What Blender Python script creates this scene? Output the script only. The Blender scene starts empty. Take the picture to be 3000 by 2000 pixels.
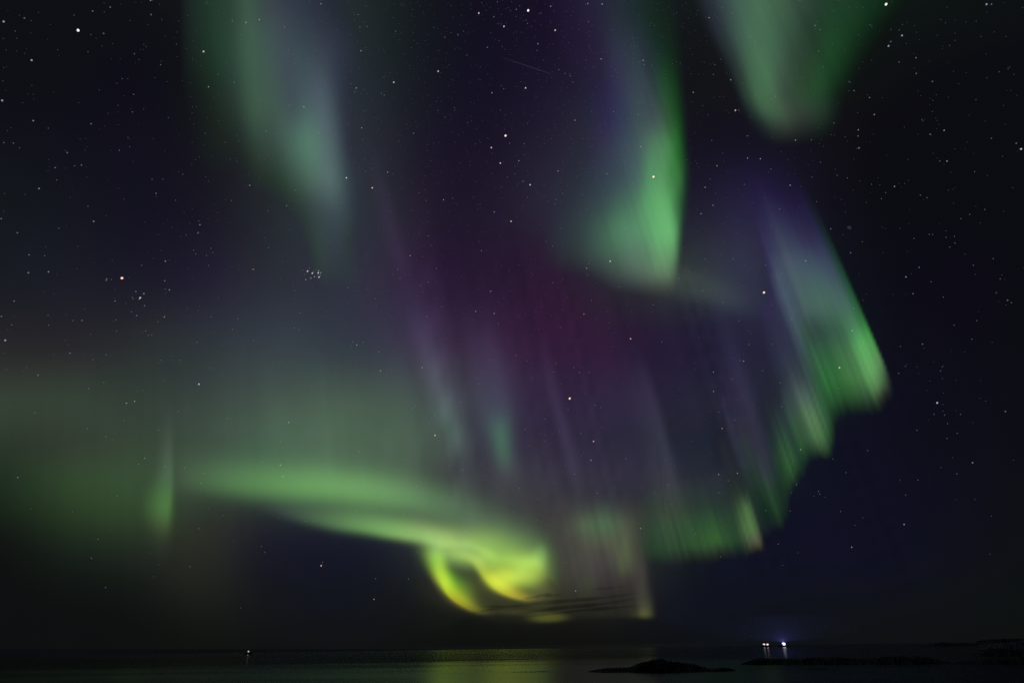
import bpy, bmesh, math, random
import numpy as np
from mathutils import Vector, Matrix
S = bpy.context.scene
COL = S.collection
R = math.radians
# ---------------- camera ----------------
CAM_H = 9.0
PITCH, ROLL = R(24.21), R(-0.80)
CAM_M = Matrix.Rotation(R(90) + PITCH, 3, 'X') @ Matrix.Rotation(ROLL, 3, 'Z')
cam_data = bpy.data.cameras.new("camera")
cam_data.sensor_width = 36.0
cam_data.lens = 24.0
cam_data.clip_start = 0.5
cam_data.clip_end = 3000000.0
cam = bpy.data.objects.new("camera", cam_data)
cam.matrix_world = Matrix.Translation((0, 0, CAM_H)) @ CAM_M.to_4x4()
COL.objects.link(cam)
S.camera = cam
# ---------------- night sky (world) ----------------
world = bpy.data.worlds.new("World")
S.world = world
world.use_nodes = True
nt = world.node_tree
nt.nodes.clear()
out = nt.nodes.new('ShaderNodeOutputWorld')
bg_sky = nt.nodes.new('ShaderNodeBackground')
sky = nt.nodes.new('ShaderNodeTexSky')
sky.sky_type = 'NISHITA'
sky.sun_disc = False
sky.sun_elevation = R(-12.0)
sky.sun_rotation = R(200.0)
bg_sky.inputs['Strength'].default_value = 0.05
nt.links.new(sky.outputs['Color'], bg_sky.inputs['Color'])
bg_air = nt.nodes.new('ShaderNodeBackground')           # airglow: a little bluer overhead, greyer near the sea
tc = nt.nodes.new('ShaderNodeTexCoord')
sep = nt.nodes.new('ShaderNodeSeparateXYZ')
ramp = nt.nodes.new('ShaderNodeValToRGB')
ramp.color_ramp.elements[0].position = 0.0
ramp.color_ramp.elements[0].color = (0.0034, 0.0037, 0.0050, 1)
ramp.color_ramp.elements[1].position = 0.40
ramp.color_ramp.elements[1].color = (0.0035, 0.0035, 0.0061, 1)
e = ramp.color_ramp.elements.new(0.10)
e.color = (0.0034, 0.0036, 0.0056, 1)
nt.links.new(tc.outputs['Generated'], sep.inputs[0])
nt.links.new(sep.outputs['Z'], ramp.inputs['Fac'])
nt.links.new(ramp.outputs['Color'], bg_air.inputs['Color'])
add = nt.nodes.new('ShaderNodeAddShader')
nt.links.new(bg_sky.outputs[0], add.inputs[0])
nt.links.new(bg_air.outputs[0], add.inputs[1])
nt.links.new(add.outputs[0], out.inputs['Surface'])
# ---------------- exposure and render ----------------
S.view_settings.view_transform = 'Standard'
S.view_settings.look = 'None'
S.view_settings.exposure = 0.0
S.view_settings.gamma = 1.0
S.view_settings.use_curve_mapping = False
S.render.engine = 'CYCLES'
S.cycles.max_bounces = 6
S.cycles.diffuse_bounces = 2
S.cycles.glossy_bounces = 3
S.cycles.volume_bounces = 1
S.cycles.transparent_max_bounces = 96
S.cycles.sample_clamp_indirect = 0.12
S.cycles.use_denoising = False

# ---------------- helpers ----------------
def rays(X, Y):                                 # frame position -> unit direction in the world
    d = np.stack([(np.asarray(X, float) - 1500) / 2000, -(np.asarray(Y, float) - 1000) / 2000, -np.ones_like(np.asarray(X, float))], -1)
    d = d @ np.array(CAM_M).T
    return d / np.linalg.norm(d, axis=-1, keepdims=True)
def ray(x, y):
    return rays(np.array([x]), np.array([y]))[0]
def at_range(x, y, r):                          # point at horizontal range r metres
    d = ray(x, y)
    k = r / math.hypot(d[0], d[1])
    return Vector((d[0] * k, d[1] * k, CAM_H + d[2] * k))
def at_sea(x, y):                               # point on the water
    d = ray(x, y)
    k = -CAM_H / d[2]
    return Vector((d[0] * k, d[1] * k, 0.0))
def tag(o, label=None, cat=None, group=None, kind=None):
    if label: o['label'] = label
    if cat: o['category'] = cat
    if group: o['group'] = group
    if kind: o['kind'] = kind
    return o
def link(name, me, parent=None):
    o = bpy.data.objects.new(name, me)
    COL.objects.link(o)
    if parent: o.parent = parent
    return o
def empty(name, loc, rz=0.0):
    o = bpy.data.objects.new(name, None)
    o.location = loc
    o.rotation_euler = (0, 0, rz)
    o.empty_display_size = 1.0
    COL.objects.link(o)
    return o
def mat(name):
    m = bpy.data.materials.new(name)
    m.use_nodes = True
    m.node_tree.nodes.clear()
    o = m.node_tree.nodes.new('ShaderNodeOutputMaterial')
    return m, m.node_tree, o
def principled(name, base, rough=0.6, noise=None, bump=0.0, metal=0.0):
    m, t, o = mat(name)
    p = t.nodes.new('ShaderNodeBsdfPrincipled')
    p.inputs['Roughness'].default_value = rough
    p.inputs['Metallic'].default_value = metal
    p.inputs['Base Color'].default_value = (*base, 1)
    if noise:
        n = t.nodes.new('ShaderNodeTexNoise'); n.inputs['Scale'].default_value = noise[0]; n.inputs['Detail'].default_value = 8
        c = t.nodes.new('ShaderNodeTexCoord'); t.links.new(c.outputs['Object'], n.inputs['Vector'])
        r = t.nodes.new('ShaderNodeValToRGB')
        r.color_ramp.elements[0].position = 0.35; r.color_ramp.elements[0].color = (*[b * noise[1] for b in base], 1)
        r.color_ramp.elements[1].position = 0.68; r.color_ramp.elements[1].color = (*[min(1, b * noise[2]) for b in base], 1)
        t.links.new(n.outputs['Fac'], r.inputs['Fac']); t.links.new(r.outputs['Color'], p.inputs['Base Color'])
        if bump:
            b = t.nodes.new('ShaderNodeBump'); b.inputs['Strength'].default_value = bump
            t.links.new(n.outputs['Fac'], b.inputs['Height']); t.links.new(b.outputs['Normal'], p.inputs['Normal'])
    t.links.new(p.outputs[0], o.inputs['Surface'])
    return m
def emitter(name, colour, strength, clear=False):
    m, t, o = mat(name)
    e = t.nodes.new('ShaderNodeEmission')
    e.inputs['Color'].default_value = (*colour, 1)
    e.inputs['Strength'].default_value = strength
    if clear:                                    # adds its light to whatever glows behind it
        tr = t.nodes.new('ShaderNodeBsdfTransparent'); ad = t.nodes.new('ShaderNodeAddShader')
        t.links.new(e.outputs[0], ad.inputs[0]); t.links.new(tr.outputs[0], ad.inputs[1]); t.links.new(ad.outputs[0], o.inputs['Surface'])
        m.cycles.emission_sampling = 'NONE'
    else:
        t.links.new(e.outputs[0], o.inputs['Surface'])
    return m

# ---- AURORA LIGHT: how much light the aurora gives off along each direction of the sky ----
# (directions are written as the photograph's 3000 x 2000 frame; unproject() turns them into rays)
VPX, VPY = 500.0, -3900.0                      # where the rays of the aurora converge (magnetic zenith)
def lin(c):
    c = np.asarray(c, float) / 255.0
    return np.where(c <= .04045, c / 12.92, ((c + .055) / 1.055) ** 2.4)
BASE = lin((12, 12, 19))
def smooth(a, b, t):
    t = np.clip((t - a) / (b - a), 0, 1); return t * t * (3 - 2 * t)
def pchip(xk, yk, x):
    xk = np.asarray(xk, float); yk = np.asarray(yk, float); x = np.clip(x, xk[0], xk[-1])
    h = np.diff(xk)[:, None]; d = np.diff(yk, axis=0) / h
    m = np.zeros_like(yk); m[0] = d[0]; m[-1] = d[-1]
    if len(xk) > 2:
        w1 = 2 * h[1:] + h[:-1]; w2 = h[1:] + 2 * h[:-1]; ok = d[1:] * d[:-1] > 0
        a = np.where(ok, d[:-1], 1.0); b = np.where(ok, d[1:], 1.0)
        m[1:-1] = np.where(ok, (w1 + w2) / (w1 / a + w2 / b), 0.0)
    i = np.clip(np.searchsorted(xk, x) - 1, 0, len(xk) - 2); t = ((x - xk[i]) / (xk[i + 1] - xk[i]))[:, None]; hh = h[i]
    return ((1 + 2 * t) * (1 - t) ** 2 * yk[i] + t * (1 - t) ** 2 * hh * m[i]
            + t * t * (3 - 2 * t) * yk[i + 1] + t * t * (t - 1) * hh * m[i + 1])
class Table:                                    # colours on a grid of knots, smoothly filled in
    def __init__(s, cols, rows, tab, n=260, blur=(0, 0)):
        tab = np.asarray(tab, float).reshape(len(rows), len(cols), 3)
        s.c0, s.c1, s.r0, s.r1, s.n = cols[0], cols[-1], rows[0], rows[-1], n
        u = np.linspace(cols[0], cols[-1], n); v = np.linspace(rows[0], rows[-1], n)
        t = pchip(rows, tab.reshape(len(rows), -1), v).reshape(n, len(cols), 3)
        t = pchip(cols, t.transpose(1, 0, 2).reshape(len(cols), -1), u).reshape(n, n, 3)
        s.t = t.transpose(1, 0, 2)
        for ax, sg in ((1, blur[0]), (0, blur[1])):
            if sg:
                k = np.arange(-3 * sg, 3 * sg + 1); w = np.exp(-.5 * (k / sg) ** 2); w /= w.sum()
                pad = [(0, 0)] * 3; pad[ax] = (3 * sg, 3 * sg); q = np.pad(s.t, pad, mode='edge')
                s.t = sum(wi * np.take(q, np.arange(n) + i, axis=ax) for i, wi in enumerate(w))
    def __call__(s, u, v):
        a = np.clip((u - s.c0) / (s.c1 - s.c0), 0, 1) * (s.n - 1.001); b = np.clip((v - s.r0) / (s.r1 - s.r0), 0, 1) * (s.n - 1.001)
        i = a.astype(int); j = b.astype(int); a = (a - i)[:, None]; b = (b - j)[:, None]; t = s.t
        return lin((t[j, i] * (1 - a) + t[j, i + 1] * a) * (1 - b) + (t[j + 1, i] * (1 - a) + t[j + 1, i + 1] * a) * b)
def stroke(X, Y, pts, pl=2.0, pr=2.0, soft=14.0, n=90):   # rows of pts: x, y, width left, width right, r, g, b
    P = np.asarray(pts, float); s = np.r_[0, np.cumsum(np.hypot(*np.diff(P[:, :2], axis=0).T))]
    S = pchip(s, P, np.linspace(0, s[-1], n)); T = np.gradient(S[:, :2], axis=0); T /= np.hypot(T[:, 0], T[:, 1])[:, None]
    out = np.zeros((len(X), 3))
    for k in range(0, len(X), 20000):
        dx = X[k:k + 20000, None] - S[None, :, 0]; dy = Y[k:k + 20000, None] - S[None, :, 1]
        d2 = dx * dx + dy * dy; dm = d2.min(1)[:, None]
        w = np.exp(-(np.sqrt(d2) - np.sqrt(dm)) / soft); w /= w.sum(1)[:, None]
        side = (w * (T[None, :, 0] * dy - T[None, :, 1] * dx)).sum(1)
        at = w @ S[:, 2:]; d = np.sqrt(dm[:, 0]); fr = smooth(-8, 8, side); wd = at[:, 0] * (1 - fr) + at[:, 1] * fr
        pp = pl * (1 - fr) + pr * fr
        out[k:k + 20000] = np.maximum(lin(np.maximum(at[:, 2:], 0)) - BASE, 0) * np.exp(-(d / wd) ** pp)[:, None]
    return out
def ray_noise(q, seed, lo, hi, n=26):
    r = np.random.RandomState(seed); o = np.zeros_like(q)
    for _ in range(n):
        o += np.sin(q * np.exp(r.uniform(np.log(lo), np.log(hi))) + r.uniform(0, 6.28))
    return o / np.sqrt(n / 2)
def window(X, Y, x0, x1, y0, y1, fx=40, fy=40):
    return (smooth(x0, x0 + fx, X) * (1 - smooth(x1 - fx, x1, X)) * smooth(y0, y0 + fy, Y) * (1 - smooth(y1 - fy, y1, Y)))[:, None]

_dx = sorted(list(range(0, 3001, 200)) + [1300]); _dy = [0, 200, 400, 600, 800, 1000, 1200, 1300, 1400, 1500, 1600, 1800, 1900]
DIFFUSE = Table(_dx, _dy, [
 (15,16,22),(15,16,22),(16,17,22),(20,24,26),(34,42,46),(36,44,48),(21,27,30),(19,20,30),(18,16,30),(24,16,38),(30,32,46),(18,24,24),(22,26,28),(18,26,22),(15,24,21),(14,20,20),(14,17,20),
 (15,15,22),(15,15,22),(15,14,24),(18,20,22),(34,40,44),(40,48,56),(23,28,33),(20,20,32),(20,17,34),(26,20,40),(36,34,54),(17,18,22),(22,24,26),(18,24,22),(14,16,18),(13,14,18),(13,13,20),
 (17,19,25),(17,17,27),(17,16,28),(22,22,28),(36,42,46),(44,50,60),(29,28,40),(25,20,38),(23,19,36),(34,28,48),(42,48,60),(20,18,28),(20,18,32),(18,16,24),(13,13,18),(13,13,20),(12,12,20),
 (20,25,30),(20,22,30),(20,18,32),(24,22,34),(36,42,46),(44,52,60),(38,34,48),(31,22,42),(29,22,41),(42,40,56),(44,54,62),(27,26,40),(40,34,66),(18,17,28),(13,13,20),(12,12,20),(12,12,20),
 (24,28,34),(26,28,38),(26,24,38),(33,29,48),(42,46,54),(46,48,62),(50,38,62),(40,24,52),(35,25,46),(44,24,50),(40,42,48),(46,54,54),(50,52,74),(20,24,34),(13,13,22),(13,12,22),(13,12,20),
 (38,36,40),(38,36,42),(40,44,46),(46,52,58),(54,62,70),(50,58,68),(58,52,74),(60,46,72),(53,38,62),(52,28,57),(46,27,54),(32,26,50),(36,34,58),(26,34,40),(14,14,26),(14,13,24),(13,13,20),
 (54,66,53),(56,70,57),(50,62,54),(60,72,66),(70,88,76),(76,96,80),(72,90,78),(72,82,84),(64,66,80),(47,37,61),(48,40,64),(36,34,52),(38,40,56),(20,26,34),(15,15,30),(14,14,26),(14,14,22),
 (42,53,42),(50,57,50),(52,64,52),(64,80,68),(72,98,80),(80,104,84),(78,98,82),(72,88,79),(60,60,74),(48,41,61),(42,40,58),(32,36,50),(22,26,40),(16,16,34),(16,15,30),(14,14,24),(14,14,22),
 (30,44,32),(52,74,48),(55,78,53),(60,76,64),(70,92,76),(78,104,82),(80,100,82),(56,54,62),(62,66,70),(57,54,68),(54,48,68),(42,46,58),(28,34,42),(16,18,34),(16,16,32),(15,15,28),(15,16,22),
 (24,34,26),(40,58,36),(50,72,46),(46,52,44),(40,46,48),(44,54,54),(60,72,70),(60,68,66),(60,62,62),(58,57,58),(46,52,52),(26,32,38),(16,18,34),(16,16,34),(16,16,32),(15,16,28),(15,16,22),
 (15,16,18),(26,34,28),(34,42,34),(44,46,40),(24,24,40),(22,23,40),(34,38,46),(56,64,56),(58,62,50),(56,56,51),(51,51,47),(22,28,34),(17,18,36),(17,17,36),(16,16,34),(16,17,28),(15,17,22),
 (14,16,18),(14,16,18),(16,18,20),(24,26,24),(20,22,26),(18,20,28),(20,22,24),(23,24,24),(24,25,24),(26,26,25),(26,26,27),(17,19,32),(16,18,28),(16,18,26),(16,18,24),(16,18,22),(15,18,20),
 (14,16,18),(14,16,18),(15,16,18),(16,17,19),(16,17,20),(16,17,20),(16,18,20),(17,18,20),(17,18,20),(17,18,20),(17,18,20),(16,18,22),(15,17,24),(15,17,22),(15,17,20),(15,17,20),(14,16,18)], blur=(5, 6))
def f_diffuse(X, Y):
    q = (X - VPX) / (Y - VPY)
    e = np.maximum(DIFFUSE(X, Y) - BASE, 0)
    k = smooth(1100, 1300, X) * smooth(500, 900, Y) * (1 - smooth(1650, 1800, Y))
    g = np.clip(.5 + .5 * ray_noise(q, 41, 60, 260, 8), 0, 1.4); kl = (1 - k) * smooth(900, 1150, Y) * (1 - smooth(1050, 1200, X))
    return e * (1 + .045 * k * ray_noise(q, 5, 120, 600) + .075 * k * g * ray_noise(q, 6, 600, 1700, 14) + .022 * kl * ray_noise(q, 9, 60, 900, 12) + .05 * kl * np.sin(X / 130 + 2 * np.sin(Y / 170)) * np.sin(Y / 83 + 1.6 * np.sin(X / 210)) + .008 * (1 - k) * smooth(0, 400, Y) * ray_noise(q, 8, 60, 300))[:, None]

_aq = [.005, .015, .03, .045, .058, .07, .085, .095, .105, .112, .12, .14]
LEFT = Table(_aq, [-60, 0, 150, 300, 420, 520, 620, 720, 830, 960], [
 (20,22,26),(28,40,36),(34,56,42),(44,64,52),(60,85,67),(58,68,69),(50,57,69),(46,54,64),(42,48,60),(40,46,56),(38,44,54),(28,36,40),
 (20,22,26),(28,40,36),(34,56,42),(45,66,53),(61,86,68),(60,72,71),(54,61,71),(48,56,66),(44,50,62),(42,48,58),(38,44,54),(28,36,40),
 (18,20,24),(26,36,32),(32,54,40),(47,70,56),(64,90,71),(66,86,78),(64,75,80),(60,74,78),(58,66,74),(54,62,72),(48,54,66),(34,42,48),
 (17,17,24),(20,24,26),(28,38,32),(43,59,49),(62,88,68),(66,88,75),(66,79,82),(74,92,92),(80,94,98),(68,80,86),(46,52,64),(32,36,44),
 (17,16,26),(20,22,27),(26,32,30),(32,40,38),(48,66,55),(58,77,67),(78,109,93),(88,126,104),(88,106,104),(72,90,90),(46,50,62),(34,36,46),
 (17,16,26),(19,20,27),(24,26,28),(27,30,30),(36,46,40),(42,58,48),(65,88,73),(82,108,94),(90,110,104),(72,92,90),(48,56,64),(36,36,48),
 (18,17,28),(19,19,29),(21,21,30),(24,25,30),(28,30,34),(30,38,38),(44,56,54),(57,70,71),(63,76,79),(58,72,74),(44,50,60),(36,36,50),
 (18,17,28),(19,19,30),(20,20,30),(22,22,32),(24,26,34),(26,32,36),(38,46,50),(52,66,64),(52,60,69),(46,58,60),(40,44,56),(38,36,52),
 (18,17,28),(18,18,29),(19,18,30),(20,19,31),(22,21,32),(24,24,35),(36,40,47),(47,55,59),(47,53,60),(43,51,57),(42,46,56),(36,34,50),
 (20,20,30),(20,20,30),(20,20,30),(20,20,30),(20,20,30),(20,20,30),(21,20,31),(21,20,31),(21,20,31),(20,20,30),(20,20,30),(20,20,30)], blur=(5, 6))
def f_left(X, Y, D):
    q = (X - VPX) / (Y - VPY)
    w = smooth(.004, .012, q) * (1 - smooth(.13, .142, q)) * (1 - smooth(780, 940, Y))
    return np.array([.93, .98, 1.12]) * np.maximum(LEFT(q, Y) - BASE - D, 0) * (w * (1 + .012 * ray_noise(q, 3, 150, 500)))[:, None]

_by = [-60, 0, 150, 250, 350, 430, 520, 600, 680, 740, 790, 830, 870, 930]
_be = [1980, 1985, 1994, 2000, 2005, 2004, 1999, 1994, 1991, 1989, 1987, 1986, 1986, 1986]
_r0 = [(24,16,36),(31,23,48),(37,35,56),(36,43,52),(29,43,46),(23,42,35),(20,36,29),(18,32,25),(16,30,22),(16,26,20),(16,24,20),(16,22,20)]
MIDDLE = Table([-420, -320, -240, -180, -130, -90, -60, -35, -15, 0, 12, 30], _by, _r0 + _r0 + [
 (22,15,34),(32,23,48),(38,33,56),(46,52,68),(44,56,64),(33,47,50),(25,47,38),(21,42,30),(17,32,24),(16,24,20),(16,22,20),(16,20,20),
 (24,18,36),(31,25,47),(40,35,62),(50,54,76),(54,68,76),(47,64,66),(35,71,48),(27,64,34),(21,47,28),(16,27,20),(15,20,18),(15,17,20),
 (28,22,40),(32,28,48),(44,38,70),(52,60,82),(60,78,80),(64,81,80),(58,87,68),(39,79,44),(27,64,32),(17,34,22),(15,20,18),(15,16,20),
 (32,26,44),(36,34,52),(48,50,70),(58,72,84),(68,94,90),(78,124,92),(76,130,84),(60,124,68),(36,96,40),(22,52,26),(15,22,20),(15,16,22),
 (36,32,50),(40,44,56),(50,60,72),(60,78,84),(72,104,94),(84,146,98),(86,148,94),(66,130,72),(58,118,64),(44,92,52),(26,50,34),(17,20,24),
 (38,34,52),(44,50,60),(54,72,74),(66,100,86),(78,126,94),(92,164,104),(98,174,106),(92,166,100),(62,120,70),(44,86,52),(30,50,40),(20,24,28),
 (40,38,54),(46,56,62),(60,88,76),(78,128,94),(88,142,104),(94,160,106),(104,182,112),(106,184,112),(96,168,102),(56,96,64),(30,42,42),(22,26,34),
 (40,36,52),(46,52,58),(60,84,74),(74,109,87),(86,121,99),(89,132,99),(99,155,104),(100,158,104),(91,144,97),(54,81,61),(32,37,43),(24,26,35),
 (36,26,48),(40,36,50),(50,56,60),(65,83,73),(80,104,87),(87,116,93),(95,132,97),(97,134,97),(84,114,86),(52,67,60),(35,40,45),(28,30,37),
 (34,18,44),(34,20,46),(38,34,48),(50,56,58),(58,68,66),(64,76,68),(66,80,68),(64,78,66),(56,68,60),(44,50,50),(38,44,46),(32,38,44),
 (34,16,44),(34,17,44),(34,20,44),(34,26,44),(36,32,46),(38,36,46),(40,40,46),(40,42,46),(38,40,46),(36,38,44),(34,36,44),(30,32,42),
 (34,16,44),(34,16,44),(34,16,44),(34,18,44),(34,20,44),(36,24,44),(38,28,46),(40,34,48),(40,36,48),(42,40,48),(42,42,48),(42,44,48)], n=420, blur=(4, 9))
def f_tail(X, Y):
    return stroke(X, Y, [(1840,800,40,40,15,15,24),(1930,812,40,42,34,38,36),(2010,828,44,44,40,48,42),(2080,852,46,42,38,50,44),(2150,880,44,38,34,42,40),(2230,905,40,30,15,15,24)])
def f_middle(X, Y, D):
    d = X - np.interp(Y, _by, _be); q = (X - VPX) / (Y - VPY)
    w = smooth(-420, -340, d) * (1 - smooth(18, 34, d)) * (1 - smooth(870, 930, Y))
    return np.array([1.02, .97, 1.05]) * np.maximum(MIDDLE(d, Y) - BASE - D, 0) * (w * (1 + .034 * ray_noise(q, 13, 200, 1300)))[:, None]

_cy = [-60, 0, 100, 200, 280, 330, 370, 410, 450]
_cl = [2008, 2030, 2070, 2122, 2155, 2172, 2185, 2195, 2205]; _cr = [2670, 2640, 2592, 2536, 2490, 2472, 2466, 2462, 2460]
_c0 = [(24,30,34),(44,52,60),(64,90,80),(74,110,84),(66,98,74),(54,78,64),(38,62,47),(32,62,42),(26,54,34),(18,46,26),(15,26,20)]
VEIL = Table([0, .1, .2, .3, .4, .5, .6, .7, .8, .9, 1], _cy, _c0 + _c0 + [
 (24,26,34),(44,54,58),(66,96,80),(72,112,84),(64,96,74),(50,74,58),(36,58,43),(30,65,39),(26,57,33),(16,36,24),(14,17,18),
 (22,24,30),(44,58,54),(68,104,78),(72,112,82),(62,88,70),(48,70,54),(40,65,45),(32,69,39),(24,55,31),(16,33,22),(14,15,18),
 (20,22,28),(46,66,54),(68,106,76),(70,106,76),(62,82,66),(50,72,54),(46,71,49),(38,71,45),(28,53,35),(18,31,24),(14,15,18),
 (19,20,28),(34,46,44),(58,86,66),(66,98,72),(66,88,68),(56,74,60),(50,62,53),(44,60,49),(38,53,43),(22,33,29),(14,15,18),
 (18,18,28),(22,26,32),(34,44,42),(46,60,50),(52,62,54),(46,54,48),(38,48,42),(32,44,38),(26,38,32),(18,24,24),(14,16,18),
 (19,17,30),(20,18,32),(24,26,34),(28,30,34),(28,30,34),(24,28,30),(22,24,28),(18,20,24),(15,17,20),(14,15,19),(14,14,18)] + [(14,14,20)] * 11, blur=(7, 9))
def f_veil(X, Y, D):
    l = np.interp(Y, _cy, _cl); r = np.interp(Y, _cy, _cr); t = (X - l) / (r - l)
    w = smooth(-.03, .06, t) * (1 - smooth(.97, 1.05, t)) * (1 - smooth(400, 450, Y))
    return np.array([.97, .98, 1.0]) * np.maximum(VEIL(t, Y) - BASE - D, 0) * (w * (1 + .03 * ray_noise((X - VPX) / (Y - VPY), 17, 150, 900)))[:, None]

_dq = [.243, .262, .279, .292, .303, .309, .3148, .3175, .323, .329, .334, .338, .343, .348, .351, .3545, .359, .366, .370, .374, .378, .382, .388, .395, .402, .412, .4195, .4225]
_db = [1655, 1645, 1632, 1625, 1608, 1595, 1588, 1565, 1535, 1528, 1500, 1440, 1395, 1380, 1375, 1350, 1330, 1308, 1298, 1275, 1235, 1205, 1195, 1192, 1188, 1168, 1146, 1130]
_Z = (0, 0, 0)
DRAPE = Table(_dq, [-40, 0, 40, 90, 150, 220, 300, 400, 500, 650, 800], np.array([1.0] * 8 + [.86, .74, .6]).reshape(11, 1, 1) * np.array([
 [_Z,(24,32,32),(34,56,40),(36,58,42),(36,46,44),_Z,_Z,_Z,_Z,_Z,_Z],
 [_Z,(26,36,32),(36,62,42),(38,64,46),(38,52,46),(38,42,48),_Z,_Z,_Z,_Z,_Z],
 [_Z,(32,40,34),(46,78,46),(44,74,48),(40,54,48),(38,42,50),_Z,_Z,_Z,_Z,_Z],
 [_Z,(32,40,34),(52,90,48),(46,78,48),(40,54,48),(38,42,50),_Z,_Z,_Z,_Z,_Z],
 [_Z,(24,34,32),(40,66,44),(40,64,46),(38,48,48),(38,42,52),_Z,_Z,_Z,_Z,_Z],
 [_Z,(66,74,56),(72,101,62),(58,84,54),(36,46,42),(34,37,45),(32,33,44),_Z,_Z,_Z,_Z],
 [_Z,(84,86,66),(79,112,68),(77,108,68),(36,46,42),(34,37,45),(32,33,44),_Z,_Z,_Z,_Z],
 [_Z,(24,28,32),(30,44,38),(30,46,40),(34,46,44),(42,46,58),(44,44,62),(38,34,58),_Z,_Z,_Z],
 [_Z,(22,32,32),(22,38,31),(27,48,36),(34,52,45),(43,52,56),(41,41,56),(37,32,54),(32,25,51),_Z,_Z],
 [_Z,(28,44,32),(34,63,38),(41,65,49),(48,55,59),(40,43,50),(38,35,50),(36,28,48),(29,21,44),_Z,_Z],
 [_Z,(22,34,32),(25,43,33),(30,48,42),(36,42,49),(32,33,44),(34,30,46),(32,26,46),(29,21,44),_Z,_Z],
 [_Z,(26,44,32),(30,55,36),(34,57,42),(32,42,45),(30,33,44),(30,28,45),(29,22,44),_Z,_Z,_Z],
 [_Z,(36,62,40),(46,84,49),(43,73,51),(36,50,51),(32,36,45),(32,30,46),(29,22,44),_Z,_Z,_Z],
 [_Z,(30,54,36),(46,84,52),(44,76,54),(40,56,54),(32,35,44),(32,32,48),(29,24,45),_Z,_Z,_Z],
 [_Z,(24,42,34),(34,60,44),(38,60,50),(40,52,56),(32,36,46),(32,32,50),(29,24,46),_Z,_Z,_Z],
 [_Z,(28,52,36),(42,76,48),(48,78,56),(48,64,62),(36,39,51),(34,35,54),(30,26,50),(26,19,42),_Z,_Z],
 [_Z,(36,58,42),(54,86,58),(58,86,64),(56,72,72),(43,49,63),(40,41,63),(38,34,62),(33,25,53),_Z,_Z],
 [_Z,(48,72,50),(76,112,72),(84,118,82),(76,98,86),(53,63,70),(45,48,68),(43,41,67),(38,32,62),_Z,_Z],
 [_Z,(42,66,46),(66,104,66),(74,110,76),(68,92,80),(50,61,67),(45,49,68),(45,46,70),(40,36,65),_Z,_Z],
 [_Z,(36,64,42),(52,92,58),(58,98,66),(56,82,68),(54,72,74),(58,70,84),(60,70,90),(52,50,84),(38,28,64),_Z],
 [_Z,(26,48,34),(38,74,46),(42,84,52),(46,80,60),(54,78,74),(66,84,92),(68,82,98),(58,58,92),(42,32,72),_Z],
 [_Z,(26,50,34),(40,86,48),(46,104,56),(52,96,64),(50,77,66),(63,79,87),(66,77,94),(57,59,91),(41,31,74),(25,15,48)],
 [_Z,(27,49,32),(41,87,47),(47,102,55),(47,92,59),(48,72,64),(72,96,93),(72,88,98),(64,70,96),(45,35,79),(27,15,52)],
 [_Z,(29,49,34),(47,90,50),(59,109,62),(57,102,65),(52,83,69),(70,100,91),(67,85,95),(59,63,93),(39,30,73),(24,15,48)],
 [_Z,(31,48,36),(54,93,57),(70,120,70),(67,113,72),(57,94,72),(70,102,91),(65,84,95),(54,53,86),(37,26,68),(22,14,45)],
 [_Z,(33,38,33),(84,126,78),(97,160,95),(90,165,94),(70,120,86),(67,94,91),(57,68,88),(44,43,77),(31,23,59),(18,12,36)],
 [_Z,(20,20,24),(47,66,50),(88,134,86),(72,152,78),(46,104,56),(34,76,52),(24,50,40),(20,32,36),(17,18,32),_Z],
 [_Z] * 11], float).transpose(1, 0, 2), n=620, blur=(2, 6))
def f_drape(X, Y, D):
    q = (X - VPX) / (Y - VPY); h = np.interp(q, _dq, _db) + 4.5 * ray_noise(q, 21, 150, 1500, 14) * smooth(.25, .30, q) - Y
    w = smooth(.243, .256, q) * (1 - smooth(.4205, .4228, q)) * smooth(-40, -20, h) * (1 - smooth(520, 800, h))
    k = 1 - .6 * smooth(300, 500, h)
    e = np.maximum(DRAPE(q, h) - BASE - .8 * D, 0)
    return e * (w * np.clip(1 + (.022 + .048 * (1 - smooth(120, 380, h)) * (1 - .5 * smooth(.385, .395, q))) * k * ray_noise(q, 34, 250, 1700, 16) + .07 * (1 - smooth(90, 300, h)) * ray_noise(q, 52, 1200, 2600, 18) * (1 - .6 * smooth(.385, .395, q)), .2, 2))[:, None]

RAYS = [
 [(1205,860,39,40,15,15,24),(1240,990,36,37,41,37,54),(1268,1085,30,32,48,48,60),(1294,1165,27,29,45,53,57),(1322,1240,27,32,40,60,51),(1342,1295,27,32,37,51,45),(1362,1350,27,27,15,15,24)],
 [(1400,930,45,40,15,15,24),(1435,1060,51,45,37,35,51),(1455,1180,45,43,35,41,51),(1466,1270,31,31,48,92,64),(1474,1330,28,27,46,84,60),(1486,1400,33,29,38,37,41),(1490,1450,30,27,15,15,24)],
 [(1585,1000,21,21,15,15,24),(1616,1140,21,24,34,30,45),(1674,1345,21,24,34,31,45),(1696,1440,21,21,15,15,24)],
 [(1862,1030,18,40,15,15,24),(1903,1156,18,54,35,33,47),(1945,1300,15,54,37,38,48),(1968,1400,15,45,33,35,41),(1985,1480,18,40,15,15,24)],
 [(2110,900,27,29,15,15,24),(2161,1087,27,35,31,28,48),(2219,1259,21,32,33,33,48),(2262,1400,21,27,15,15,24)],
 [(1085,420,18,18,15,15,24),(1120,560,21,27,25,21,35),(1160,720,24,29,30,22,39),(1200,860,27,29,15,15,24)]]
RAYS[-1:-1] = [[(1925,1330,60,40,15,15,24),(1938,1420,66,48,34,33,34),(1948,1500,62,46,42,42,36),(1958,1570,54,40,32,33,30),(1966,1640,46,34,15,15,24)]]
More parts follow.
